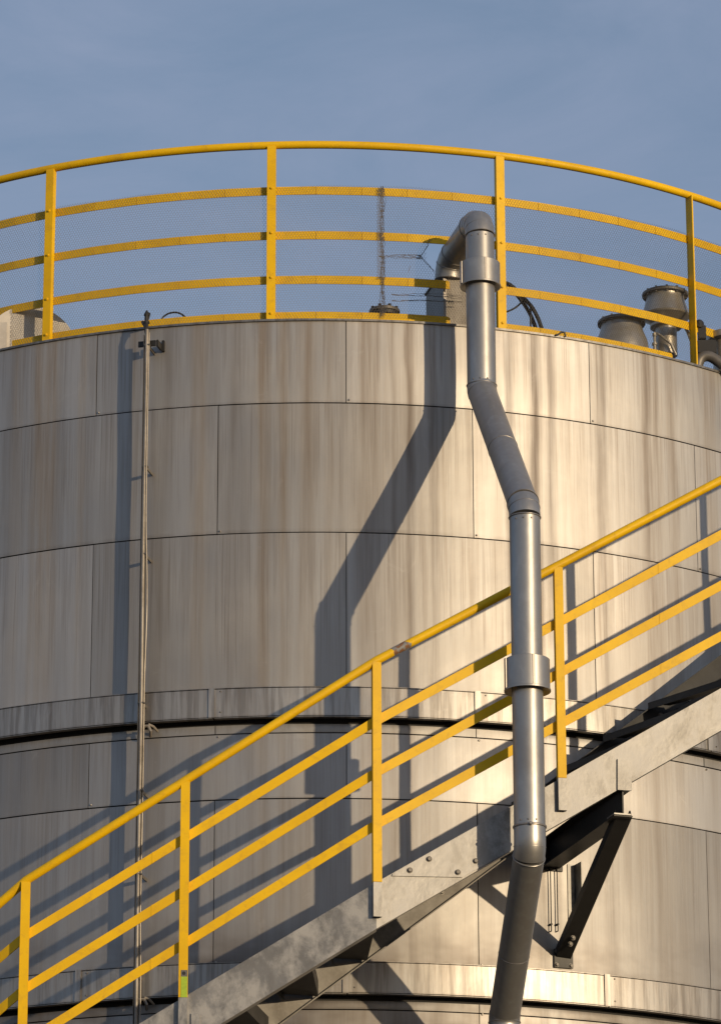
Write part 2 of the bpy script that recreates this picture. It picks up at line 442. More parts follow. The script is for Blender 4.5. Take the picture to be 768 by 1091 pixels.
# ------------------------------------------------------------------ roof railing
rail = thing('roof_railing', cp(3.95, 0, RIM), 'curved yellow guard railing with wire netting round the tank roof edge', 'railing')
def arc(R, a0, a1, z, step=1.0):
    n_ = max(1, int(round((a1-a0)/step))); return [cp(R, a0+(a1-a0)*k/n_, z) for k in range(n_+1)]
bm = NB(); tube(bm, arc(3.945, -64, 64, 10.435, 1.0), .0245, 14); obj('handrail', bm, M['yellow'], rail, smooth=True)
def flatrail(a0, a1, z, h=.054, R=3.925, w=.006, name='rail'):
    bm = NB(); a = a0; st = 4.1
    cuts = [a0]
    k = math.ceil((a0+70)/st)
    while -70+k*st < a1-.5: 
        if -70+k*st > a0+.5: cuts.append(-70+k*st)
        k += 1
    cuts.append(a1)
    for p, q in zip(cuts, cuts[1:]):
        P, Q = cp(R, p, z), cp(R, q, z); nn = cp(1, (p+q)/2, 0)
        t = (Q-P).normalized()
        bar(bm, P+t*.0008, Q-t*.0008, nn, w, h, .0008)
        # backing splice
        bar(bm, Q-t*.012-nn*.007, Q+t*.012-nn*.007, nn, .005, h*.9, 0)
    return obj(name, bm, M['yellow'], rail)
GAPL = az_of(on_cyl(477, 300, 3.925)); 
ENDR = az_of(on_cyl(766, 366, 3.925)); PR = az_of(on_cyl(529, 300, 3.925))
flatrail(-64, 64, 10.137); flatrail(-64, 64, 9.84)
flatrail(-64, GAPL, 9.546); flatrail(PR, ENDR, 9.546)
flatrail(-64, GAPL, 9.306, .060, name='toe_rail'); flatrail(PR, 34, 9.300, .055, name='toe_rail')
for a, kind in ((-45.6, 0), (-25.0, 0), (-4.25, 0), (16.35, 0), (36.3, 1), (56, 1)):
    nrm = cp(1, a, 0); tg = Vector((math.cos(R_(a)), math.sin(R_(a)), 0))
    bm = NB(); zc = (RIM-.03+10.42)/2; hh = (10.42-RIM+.03)/2
    if kind == 0:
        # channel: web outward, two short flanges behind
        c = cp(3.968, a, zc)
        box(bm, c, (tg, nrm, Z3), (.027, .004, hh), .001)
        box(bm, c-nrm*.019+tg*.0235, (tg, nrm, Z3), (.0035, .016, hh-.002), .001)
        box(bm, c-nrm*.019-tg*.0235, (tg, nrm, Z3), (.0035, .016, hh-.002), .001)
        fa = cp(3.9735, a, 0)
    else:
        ra = R_(a-6); nrm = Vector((math.sin(ra), -math.cos(ra), 0)); tg = Vector((math.cos(ra), math.sin(ra), 0))
        c = cp(3.955, a, zc); box(bm, c, (tg, nrm, Z3), (.005, .034, hh), .001)
    p = obj('post', bm, M['yellow'], rail)
    if kind == 0:
        s = NB()
        for z in (10.137, 9.84, 9.546, 9.31): bolt(s, Vector((fa.x, fa.y, z))+tg*.002, nrm, .0075, .008)
        split_obj('bolt', s, M['yellow'], p)

# wire netting
def wires(name, edges, r, mat, parent, soft=False):
    vs, fs = [], []
    for (p, q) in edges:
        d = (q-p); L = d.length
        if L < 1e-6: continue
        d /= L; a = d.cross(Vector((p.x, p.y, 0)).normalized())
        if a.length < .01: a = d.orthogonal()
        a.normalize(); b_ = d.cross(a); i = len(vs)
        for P in (p, q):
            for k in range(3):
                t = 2*PI*k/3; vs.append(P+(a*math.cos(t)+b_*math.sin(t))*r)
        for k in range(3):
            k2 = (k+1) % 3; fs.append((i+k, i+k2, i+3+k2, i+3+k))
    off = root_loc(parent)
    me = bpy.data.meshes.new(name); me.from_pydata([v-off for v in vs], [], fs); me.update(); me.materials.append(mat)
    o = bpy.data.objects.new(name, me); C.objects.link(o); o.parent = parent
    return o
HOLE = on_cyl(473, 276, 3.94); ha, hz = az_of(HOLE), HOLE.z
def net_pt(u, v):        # u in metres along arc, v height, with a slight hand-hung waviness
    a = math.degrees(u/3.94)
    R = 3.937+.004*math.sin(u*5.1+v*3)+.003*math.sin(u*13+v*7)
    z = v+.006*math.sin(u*3.3)+.003*math.sin(u*11+1)
    return cp(R, a, z)
def hexnet(u0, u1, v0, v1, cw, ch, jit=0, hole=True):
    E_ = []
    nu = int((u1-u0)/cw); nv = int((v1-v0)/ch)
    def V(i, j, up):
        u = u0+(i+(.5 if j % 2 else 0))*cw; v = v0+j*ch+(ch*.36 if up else 0)
        return u, v
    for j in range(nv):
        for i in range(nu):
            u, v = V(i, j, False); 
            if hole:
                aa = math.degrees(u/3.94)
                if ((math.radians(aa-ha)*3.94)/.115)**2+((v-hz)/.125)**2 < 1: continue
            ju = lambda: random.uniform(-jit, jit)
            p0 = net_pt(u, v); p1 = net_pt(u+ju(), v+ch*.36)
            E_.append((p0, p1))
            if j < nv-1:
                un, vn = u+cw/2, v+ch; p2 = net_pt(un, vn); E_.append((p1, p2))
                un = u-cw/2; E_.append((p1, net_pt(un, vn)))
    return E_
NU = 3.94*R_(52)
es = hexnet(-NU, NU, 9.29, 10.19, .0175, .0148)
net = wires('wire_netting', es, .0008, M['wire'], rail)
# crumpled overlap strip and folds
ua = 3.94*R_(az_of(on_cyl(407.5, 270, 3.94)))
es = []
for k in range(7):
    u = ua+random.uniform(-.012, .012); v = 10.165; 
    while v > 9.31:
        nu_ = ua+max(-.02, min(.02, (u-ua)*.9+random.uniform(-.008, .008))); nv_ = v-random.uniform(.012, .02)
        es.append((net_pt(u, v), net_pt(nu_, nv_))); u, v = nu_, nv_
for k in range(110):
    v = random.uniform(9.31, 10.165); s = random.choice((-1, 1))*random.uniform(.005, .016)
    es.append((net_pt(ua-s, v), net_pt(ua+s, v+random.uniform(-.008, .008))))
es += hexnet(ua-.03, ua+.012, 9.55, 10.165, .012, .010, .003, False)
def fold(x0, y0, x1, y1, n_, spread, wander=.006):
    P0, P1 = on_cyl(x0, y0, 3.94), on_cyl(x1, y1, 3.94)
    u0_, u1_ = 3.94*R_(az_of(P0)), 3.94*R_(az_of(P1)); v0_, v1_ = P0.z, P1.z
    for k in range(n_):
        off = random.uniform(-spread, spread); t = 0; u, v = u0_, v0_+off
        while t < 1:
            t2 = min(1, t+random.uniform(.03, .07)); off += random.uniform(-wander, wander); off = max(-spread, min(spread, off))
            uu_, vv_ = u0_+(u1_-u0_)*t2, v0_+(v1_-v0_)*t2+off
            es.append((net_pt(u, v), net_pt(uu_, vv_))); u, v, t = uu_, vv_, t2
fold(404, 273, 449, 275, 4, .012); fold(446, 277, 456, 262, 3, .006); fold(446, 273, 462, 290, 3, .005); fold(428, 274, 450, 276, 3, .01)
fold(417, 314, 492, 317, 3, .010); fold(417, 321, 492, 322, 3, .004); fold(455, 262, 458, 256, 2, .003); fold(435, 291, 437, 284, 2, .003)
o = wires('netting_fold', es, .0013, M['wire'], net)

# ------------------------------------------------------------------ big downpipe
PRAD = .0865
pipe = None
Y1, Y2, Y3_ = -4.24, -5.37, -4.50
b1 = on_y(513, 417, Y1); b2 = on_y(558, 541, Y2); b3 = on_y(565, 905, Y2); b4 = on_y(537, 1084, Y3_)
A = on_y(510, 233, Y1); A.x = b1.x; b3.x = b2.x = (b2.x+b3.x)/2
ZT = A.z
Bk = Vector((A.x-.17, A.y+.50, ZT-.085))
pipe = thing('overflow_pipe', Vector((A.x, A.y, 8)), 'thick grey sheet metal pipe bending from the tank roof down in front of the stairs', 'pipe')
def corner(prev, c, nxt, cut, seg=3):
    """points of a segmented elbow"""
    a = (prev-c).normalized(); b = (nxt-c).normalized(); p, q = c+a*cut, c+b*cut
    pts = []
    for k in range(seg+1):
        t = k/seg; pts.append(p*(1-t)**2+c*2*t*(1-t)+q*t*t)
    return pts
boxtop = on_y(472, 288, -3.78).z
Bdown = Vector((Bk.x, Bk.y, boxtop-.02))
e0 = corner(Bdown, Bk, A, .11, 4); e1 = corner(Bk, A, b1, .115, 4)
e2 = corner(A, b1, b2, .035, 2); e3 = corner(b1, b2, b3, .055, 2); e4 = corner(b2, b3, b4, .05, 2)
b5 = Vector((b4.x, b4.y, GROUND))
e5 = corner(b3, b4, b5, .03, 2)
def pobj(name, pts, r=PRAD, mat='pipe', parent=None):
    bm = NB(); tube(bm, pts, r, 48, True); return obj(name, bm, M[mat], parent or pipe, smooth=True)
def bead(p, d, parent, r=PRAD+.0045, w=.007, mat='pipe_edge'):
    bm = NB(); d = d.normalized(); lathe(bm, p-d*w/2, d, [(0, PRAD-.002), (0, r-.0015), (w*.3, r), (w*.7, r), (w, r-.0015), (w, PRAD-.002)], 48)
    return obj('seam_bead', bm, M[mat], parent, smooth=True)
s = pobj('pipe_section', [Bdown, e0[0]])
el = pobj('elbow', e0, PRAD+.002)
for p, q in ((e0[0], e0[1]-e0[0]), (e0[2], e0[3]-e0[1]), (e0[4], e0[4]-e0[3])): bead(p, q, el, PRAD+.005)
s = pobj('pipe_section', [e0[-1], e1[0]])
el = pobj('elbow', e1, PRAD+.002)
for p, q in ((e1[0], e1[1]-e1[0]), (e1[4], e1[4]-e1[3])): bead(p, q, el, PRAD+.006)
for p, q in ((e1[1], e1[2]-e1[0]), (e1[2], e1[3]-e1[1]), (e1[3], e1[4]-e1[2])): bead(p, q, el, PRAD+.0035, .004)
s = pobj('pipe_section', [e1[-1], e2[0]])
el = pobj('elbow', e2, PRAD+.002)
bead(e2[0], Z3, el, PRAD+.006)
s = pobj('pipe_section', [e2[-1], e3[0]])
mid = e2[-1].lerp(e3[0], .52); bead(mid, b2-b1, s, PRAD+.0022, .004)
el = pobj('elbow', e3, PRAD+.002)
bead(e3[0], b2-b1, el, PRAD+.006); bead(e3[1], (b2-b1).normalized()-Z3, el, PRAD+.004); bead(e3[2]-Z3*.005, Z3, el, PRAD+.006)
s = pobj('pipe_section', [e3[-1]-Z3*0, e4[0]+Z3*.07])
bead(e4[0]+Z3*.075, Z3, s, PRAD+.007, .012)
bm = NB(); lathe(bm, e4[0]+Z3*.072+Vector((0, -PRAD-.002, 0)), Vector((.1, -1, .1)), [(0, .010), (.012, .010), (.016, .006)], 10); obj('rivet_head', bm, M['pipe_edge'], s, smooth=True)
el = pobj('elbow', [e4[0]+Z3*.068]+e4, PRAD+.001)
bead(e4[1]+Z3*.012, Vector((-.03, .15, -1)), el, PRAD+.004, .004, 'pipe'); bead(e4[2], b4-b3, el, PRAD+.005, .005, 'pipe')
s = pobj('pipe_section', [e4[-1], e5[0]])
bead(e4[-1].lerp(e5[0], .62), b4-b3, s, PRAD+.0015, .003)
el = pobj('elbow', e5, PRAD+.002); bead(e5[-1], Z3, el, PRAD+.006)
s = pobj('pipe_section', [e5[-1], b5])
def screws_at(c, n_dir, r, parent):
    for k in (-38, -8, 22):
        aa = R_(k); nn = Vector((math.sin(aa), -math.cos(aa), 0)); q = NB(); lathe(q, c+nn*r, nn, [(-.004, .0055), (.002, .0055), (.0045, .003)], 8)
        obj('screw', q, M['pipe_edge'], parent, smooth=True)
screws_at(e1[-1]-Z3*.02, Z3, PRAD, pipe); screws_at(e2[0]+Z3*.02, Z3, PRAD, pipe); screws_at(e3[-1]-Z3*.03, Z3, PRAD, pipe); screws_at(e4[0]+Z3*.10, Z3, PRAD, pipe)
# clamps
def clamp(ptop, pbot, r):
    d = (pbot-ptop).normalized(); L = (pbot-ptop).length
    bm = NB(); lathe(bm, ptop, d, [(0, PRAD), (0, r-.006), (.004, r), (L-.012, r), (L-.009, r+.004), (L, r+.004), (L, r-.002), (L-.02, PRAD)], 56)
    o = obj('clamp_collar', bm, M['pipe'], pipe, smooth=True)
    s = NB(); ang = R_(14); n_ = Vector((math.sin(ang), -math.cos(ang), 0)); tg = Vector((math.cos(ang), math.sin(ang), 0))
    c = ptop.lerp(pbot, .5)+n_*(r+.001)
    box(s, c, (tg, n_, Z3), (.007, .003, L/2-.002), .001)
    obj('collar_seam', s, M['pipe_edge'], o)
    s = NB(); tg2 = Vector((-math.cos(R_(20)), -math.sin(R_(20)), 0))
    box(s, ptop.lerp(pbot, .5)+tg2*(r+.003), (tg2, Z3, tg2.cross(Z3)), (.005, L/2-.004, .012), .001)
    obj('collar_lug', s, M['pipe_edge'], o)
c1 = on_y(511, 281, Y1).z; c2 = on_y(511, 306, Y1).z
clamp(Vector((b1.x, A.y, c1)), Vector((b1.x, A.y, c2)), .119)
c1 = on_y(562, 703, Y2).z; c2 = on_y(562, 737, Y2).z
clamp(Vector((b3.x, b2.y, c1)), Vector((b3.x, b2.y, c2)), .126)

# ------------------------------------------------------------------ box the pipe comes out of
nc = on_y(472, 289, -3.80)
ag = R_(14); bt = Vector((math.cos(ag), math.sin(ag), 0)); bnm = Vector((-math.sin(ag), math.cos(ag), 0))
bw, bd_ = .30, .40
bx = thing('outlet_box', Vector((nc.x+.12, nc.y+.2, RIM)), 'weathered grey sheet metal box under the top bend of the thick pipe', 'metal box')
zb0 = RIM-.02; cc = Vector((nc.x, nc.y, 0))+bt*bw/2+bnm*bd_/2
bm = NB(); box(bm, cc+Z3*((nc.z+zb0)/2), (bt, bnm, Z3), (bw/2, bd_/2, (nc.z-zb0)/2), .004); obj('casing', bm, M['boxm'], bx)
bm = NB(); box(bm, cc+Z3*(nc.z+.004), (bt, bnm, Z3), (bw/2+.008, bd_/2+.008, .006), .001); obj('lid', bm, M['boxm'], bx)
bm = NB(); box(bm, Vector((nc.x, nc.y, (nc.z+zb0)/2))+bt*.008-bnm*.003, (bt, bnm, Z3), (.010, .003, (nc.z-zb0)/2-.01), .001)
obj('corner_strip', bm, M['pipe_edge'], bx)
bm = NB()
for z in (nc.z-.04, nc.z-.1, nc.z-.2): lathe(bm, Vector((nc.x, nc.y, z))+bt*.035-bnm*.001, -bnm, [(0, .005), (.004, .005), (.006, .003)], 8)
split_obj('screw', bm, M['black'], bx)

# ------------------------------------------------------------------ conduit on the left
caz = -14.5
cond = thing('conduit', cp(4.13, caz, GROUND), 'thin upright metal conduit with cables fixed to the left side of the tank', 'conduit')
nrm = cp(1, caz, 0); tg = Vector((math.cos(R_(caz)), math.sin(R_(caz)), 0))
zt = on_cyl(158, 352, 4.14).z
pts = [cp(4.15, caz, z) for z in (GROUND+.1, 2, 4, zt)]
bm = NB(); tube(bm, [cp(4.155, caz+.02*math.sin(z*3), z) for z in [GROUND+.05+k*(zt-GROUND-.05)/60 for k in range(61)]], .0105, 12); obj('conduit_tube', bm, M['conduit'], cond, smooth=True)
bm = NB()
box(bm, cp(4.128, caz-.25, (GROUND+zt-.03)/2), (tg, nrm, Z3), (.002, .026, (zt-.03-GROUND)/2), .0005)
box(bm, cp(4.104, caz-.12, (GROUND+zt-.03)/2), (tg, nrm, Z3), (.010, .002, (zt-.03-GROUND)/2), .0005)
obj('support_angle', bm, M['galv_dull'], cond)
bm = NB()
P = []
for k in range(140):
    z = GROUND+.1+k*(zt-.02-GROUND-.1)/139
    w = .014+.012*max(0, math.sin(z*2.6+1.0))**2
    P.append(cp(4.15+.012*math.sin(z*1.7), caz, z)+tg*w)
tube(bm, P, .0045, 8); obj('cable', bm, M['conduit'], cond, smooth=True)
zt2 = zt+.10
bm = NB(); tube(bm, [cp(4.15, caz, zt-.03), cp(4.15, caz, zt+.0)+tg*-.006, cp(4.13, caz, zt+.07)+tg*-.01, cp(4.10, caz, zt+.125)+tg*-.006], .012, 10)
tube(bm, [cp(4.14, caz, zt+.03)+tg*-.006, cp(4.09, caz, zt+.075)+tg*-.045, cp(3.98, caz, zt+.075)+tg*-.05], .011, 8)
lathe(bm, cp(4.13, caz, zt+.05)-tg*.01, Z3, [(0, .019), (.012, .019), (.012, .013), (.05, .013), (.05, .017), (.06, .017), (.085, .004)], 10)
obj('cable_gland', bm, M['black'], cond, smooth=True)
bm = NB()
def wall_clip(bm, z, Rw=4.0, wide=.05):
    box(bm, cp((Rw+4.13)/2, caz, z)+tg*.004, (tg, nrm, Z3), (.004, (4.13-Rw)/2, .010), .001)
    box(bm, cp(4.152, caz, z)+tg*.004, (tg, nrm, Z3), (.017, .012, .005), .002)
for z in (zt-.1, 8.3, 7.75, 6.83, 6.3, 5.8, 5.2, 4.6, 3.5, 2.5, 1.5, .5, -.6): bm = NB(); wall_clip(bm, z, 4.07 if abs(z-6.83) < .05 or abs(z-5.2) < .05 else 4.0); obj('wall_clip', bm, M['galv_dull'], cond)
bm = NB(); box(bm, cp(4.06, caz, zt-.07)+tg*.05, (tg, nrm, Z3), (.006, .04, .022), .002)
box(bm, cp(4.012, caz, zt-.06)+tg*.062, (tg, nrm, Z3), (.008, .010, .036), .002)
box(bm, cp(4.11, caz, zt-.075)-tg*.01, (tg, nrm, Z3), (.055, .006, .018), .001)
obj('top_bracket', bm, M['black'], cond)
for zz_ in (B1B-.04, B2B-.02):
    bm = NB()
    c = cp(4.10, caz, zz_)
    tube(bm, [c-tg*.03+Z3*.16, c-tg*.032+Z3*.02, c-tg*.022-Z3*.005, c-tg*.002-Z3*.008], .0055, 8)
    tube(bm, [c+tg*.0, c+tg*.03, c+tg*.045-Z3*.03, c+tg*.03-Z3*.05-nrm*.05], .009, 8)
    tube(bm, [c+tg*.03+Z3*.01, c+tg*.055-Z3*.0-nrm*.02, c+tg*.07-Z3*.02-nrm*.06], .008, 8)
    obj('hook_clamp', bm, M['conduit'], cond, smooth=True)

# ------------------------------------------------------------------ stairs
K = Vector((.316, -5.26, 0))
def hv(deg): return Vector((math.cos(R_(deg)), math.sin(R_(deg)), 0))
dR, dL = hv(12), hv(0)
nR, nL = Vector((dR.y, -dR.x, 0)), Vector((dL.y, -dL.x, 0))      # outward (towards the viewer)
KL2 = on_plane(28, 953, K, nL); K2 = Vector((KL2.x, KL2.y, 0))
dLL = hv(-28); nLL = Vector((dLL.y, -dLL.x, 0))
def PR_(x, y): return on_plane(x, y, K, nR)
def PL_(x, y): return on_plane(x, y, K, nL)
class Line3:
    """a run that follows the stair plan; given by photo points measured on the right and left flights"""
    def __init__(s, xl0, yl0, xm, ym, xr1, yr1):
        s.k = (PL_(xm, ym)+PR_(xm, ym))/2; s.k = Vector((K.x, K.y, PL_(xm, ym).z))
        r = PR_(xr1, yr1); m_ = PR_(xm, ym); s.sr = (r.z-m_.z)/((r-m_).dot(dR))
        l = PL_(xl0, yl0); m_ = PL_(xm, ym); s.sl = (m_.z-l.z)/((m_-l).dot(dL))
        s.k.z = m_.z+s.sl*(K-m_).dot(dL)
    def at(s, u):
        """u metres along the plan from the knee (right positive)"""
        if u >= 0: return s.k+dR*u+Z3*s.sr*u
        uk = (K2-K).dot(dL)
        if u >= uk: return s.k+dL*u+Z3*s.sl*u
        b_ = s.k+dL*uk+Z3*s.sl*uk
        return b_+dLL*(u-uk)+Z3*s.sl*(u-uk)
UL, UM, UR_ = -3.4, (K2-K).dot(dL), 4.6
hand = Line3(198, 832, 400, 705, 768, 512)
tops = Line3(200, 1060, 400, 940.5, 768, 733)
bots = Line3(235, 1091, 400, 990, 768, 778)
rails_ = [Line3(205, 888, 394, 772, 768, 570), Line3(205, 943.5, 394, 827, 768, 624), Line3(205, 1000, 394, 882.5, 768, 678)]
# rails at mid knee measured at 400: re-anchor with the left flight's own slope
st = thing('staircase', Vector((.3, -4.9, GROUND)), 'galvanised steel staircase climbing to the right round the tank', 'staircase')
SEG = [(UL, UM), (UM, 0), (0, UR_)]
NRM = [nLL, nL, nR]
bm = NB()
for (a, b_), n_ in zip(SEG, NRM):
    e_ = .0
    p0, p1, q0, q1 = tops.at(a+1e-6), bots.at(a+1e-6), tops.at(b_-1e-6), bots.at(b_-1e-6)
    th = .010
    vs = [bm.verts.new(v) for v in (p1, q1, q0, p0, p1-n_*th, q1-n_*th, q0-n_*th, p0-n_*th)]
    for q in ((0,1,2,3),(5,4,7,6),(4,5,1,0),(3,2,6,7),(0,3,7,4),(1,5,6,2)): bm.faces.new([vs[i] for i in q])
    # flanges turned inward
    for ln, sg in ((tops, -1), (bots, 1)):
        A_, B_ = ln.at(a+1e-6), ln.at(b_-1e-6)
        slantbar(bm, A_-n_*.045+Z3*sg*.005, B_-n_*.045+Z3*sg*.005, n_, .068, .008)
bmesh.ops.recalc_face_normals(bm, faces=bm.faces)
obj('outer_stringer', bm, M['galv'], st)
# inner stringer, steeper, nearer the tank
iy0, iy1 = on_y(300, 1091, -4.50), on_y(735, 771, -3.78)
it0, it1 = on_y(300, 1043, -4.50), on_y(768, 697, -3.74)
din = (iy1-iy0); din.z = 0; Lin = din.length; din.normalize(); nin = Vector((din.y, -din.x, 0))
sb = (iy1.z-iy0.z)/Lin
Lt = (it1-it0); Lt.z = 0; stp = (it1.z-it0.z)/Lt.length
def ib(u): return iy0+din*u+Z3*sb*u
def itp(u): return Vector((iy0.x, iy0.y, it0.z))+din*u+Z3*stp*u
def inner_flight(name, u0, u1, mat):
    bm = NB(); p1, p0, q1, q0 = ib(u0), itp(u0), ib(u1), itp(u1)
    vs = [bm.verts.new(v) for v in (p1, q1, q0, p0, p1-nin*.01, q1-nin*.01, q0-nin*.01, p0-nin*.01)]
    for q in ((0,1,2,3),(5,4,7,6),(4,5,1,0),(3,2,6,7),(0,3,7,4),(1,5,6,2)): bm.faces.new([vs[i] for i in q])
    for fn, sg in ((itp, -1), (ib, 1)): slantbar(bm, fn(u0)+nin*.022+Z3*sg*.005, fn(u1)+nin*.022+Z3*sg*.005, nin, .045, .008)
    bmesh.ops.recalc_face_normals(bm, faces=bm.faces)
    return obj(name, bm, mat, st)
USP = (on_y(560, 900, -4.15)-iy0).dot(din)
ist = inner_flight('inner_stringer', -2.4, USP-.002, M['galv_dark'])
ist2 = inner_flight('inner_stringer', USP+.002, 4.3, M['shade_steel'])
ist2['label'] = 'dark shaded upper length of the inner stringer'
s = NB()
for u in (.95, 1.02, 1.10): bolt(s, ib(u)+Z3*(.08+.03*math.sin(u*20))+nin*.001, nin, .013, .012)
split_obj('bolt', s, M['galv_dull'], ist)
s = NB()
for u in (2.15, 2.32, 2.5): bolt(s, ib(u)+Z3*(.16+.03*math.sin(u*20))+nin*.001, nin, .013, .012)
split_obj('bolt', s, M['galv_dull'], ist2)
for u in (2.0, 2.42):
    bm = NB(); bar(bm, ib(u)+Z3*.12+nin*.03, ib(u+.3)+Z3*.06+nin*.03, nin, .05, .05, .002); obj('tread_bearer', bm, M['black'], ist2)
# treads
t0 = on_plane(403, 990, K, nR)
u_t0 = (t0-K).dot(dR); run = .36
for k in range(-8, 8):
    u = u_t0+run*k
    n_ = nR if u > 0 else (nL if u > UM else nLL); d_ = dR if u > 0 else (dL if u > UM else dLL)
    lift = .012 if k < 1 else .10
    o_ = bots.at(u); zc = o_.z+lift; o_.z = zc; o_ = o_-n_*.085
    ui = (zc-.004-iy0.z)/sb-(.0 if k < 1 else .25)
    if ui > 2.9 or ui < -2.0: continue
    i_ = iy0+din*ui; i_.z = zc; i_ = i_+nin*.046
    dep = run*(.86 if k < 1 else .58); sc_i = .66
    a1_, a0_ = o_, o_-d_*dep
    c1_, c0_ = i_, i_-din*dep*sc_i
    bm = NB()
    def plate(zs1, zs2, P4):
        lo = [bm.verts.new(p+Z3*zs1) for p in P4]; hi = [bm.verts.new(p+Z3*zs2) for p in P4]
        fs = [bm.faces.new(lo[::-1]), bm.faces.new(hi)]+[bm.faces.new((lo[i], lo[(i+1) % 4], hi[(i+1) % 4], hi[i])) for i in range(4)]
        bmesh.ops.recalc_face_normals(bm, faces=fs)
    plate(.0, .006, (a0_, a1_, c1_, c0_))
    if k < 1: plate(.0065, .09, (a1_-d_*.006, a1_, c1_, c1_-din*.006))       # upstand at the back
    plate(-.035, -.0005, (a0_, a0_+d_*.005, c0_+din*.005, c0_))      # nosing lip
    obj('tread', bm, M['tread'], st)
# splice plate with bolts
bm = NB()
off = nR*.004
pp = [PR_(405, 935.5), PR_(419, 933), PR_(494, 934), PR_(545, 906), PR_(545, 860.5), PR_(512, 878.5)]
pp = [tops.at(.09)-Z3*.004, PR_(417, 933.5), PR_(492, 935), bots.at((PR_(545, 906)-K).dot(dR))+Z3*.004, tops.at((PR_(545, 862)-K).dot(dR))-Z3*.004]
pp = [p+nR*((K-p).dot(nR)) for p in pp]
fr = [bm.verts.new(p+nR*.009) for p in pp]; bk = [bm.verts.new(p+nR*.001) for p in pp]
bm.faces.new(fr); bm.faces.new(bk[::-1])
for i in range(len(pp)): bm.faces.new((fr[i], bk[i], bk[(i+1) % len(pp)], fr[(i+1) % len(pp)]))
bmesh.ops.recalc_face_normals(bm, faces=bm.faces)
sp = obj('splice_plate', bm, M['galv'], st)
for (x, y) in ((456.5, 915.7), (436, 927.7), (487, 929.8), (506, 917.8)):
    p = PR_(x, y); s = NB(); lathe(s, p+nR*.009, nR, [(0, .017), (.003, .017), (.003, .0125), (.012, .0125), (.014, .009)], 12); obj('bolt', s, M['galv_dull'], sp)
# cleat on the stringer above the bracket, and a small plate by the lower post
for nm, pf, n_, xs in (('cleat_plate', PR_, nR, ((657, 842), (657, 809), (672, 809), (672, 842))), ('cleat_plate', PL_, nL, ((204, 1112), (204, 1080), (213, 1080), (213, 1112)))):
    bm = NB(); q = [pf(*x) for x in xs]
    q[3] = Vector((q[3].x, q[3].y, q[0].z)); q[2] = Vector((q[2].x, q[2].y, q[1].z))
    fr = [bm.verts.new(p+n_*.012) for p in q]; bk = [bm.verts.new(p+n_*.001) for p in q]
    bm.faces.new(fr); bm.faces.new(bk[::-1])
    for i in range(4): bm.faces.new((fr[i], bk[i], bk[(i+1) % 4], fr[(i+1) % 4]))
    bmesh.ops.recalc_face_normals(bm, faces=bm.faces); obj(nm, bm, M['galv'], st)

# ------------------------------------------------------------------ stair railing
sr = thing('stair_railing', Vector((.316, -5.29, 5)), 'yellow stair railing with three flat rails sloping up in front of the tank', 'railing')
def chip_mat():
    p = on_plane(425, 691, K, nR)-Vector(sr.location)
    return yellow_material(tuple(p))
M['yellow_chip'] = chip_mat()
hp = [hand.at(u) for u in (UL, UM, 0, UR_)]
hp = [Vector(p)+Vector((0, -.012, 0)) for p in hp]
bm = NB(); tube(bm, hp, .0245, 16); obj('handrail', bm, M['yellow_chip'], sr, smooth=True)
for ln in rails_:
    bm = NB()
    for (a, b_), n_ in zip(SEG, NRM):
        A_, B_ = ln.at(a+1e-6)-n_*.004, ln.at(b_-1e-6)-n_*.004
        slantbar(bm, A_, B_, n_, .007, .060)
        L = b_-a
        for f in (.36,):
            m_ = A_.lerp(B_, f); t = (B_-A_).normalized()
            slantbar(bm, m_-t*.004, m_+t*.004, n_, .011, .062)
    obj('rail', bm, M['yellow'], sr)
posts = [(-0.0, 'm')]
uxs = []
for x, y in ((28, 953), (198, 832), (400, 705)): uxs.append(((PL_(x, y)-K).dot(dL), nL, dL))
uxs[2] = (0.0, nR, dR); 
for x, y in ((593, 604),): uxs.append(((PR_(x, y)-K).dot(dR), nR, dR))
uxs.append((2.12, nR, dR)); uxs.append((3.2, nR, dR)); uxs.append((4.25, nR, dR)); uxs.append((uxs[0][0]-1.0, nLL, dLL))
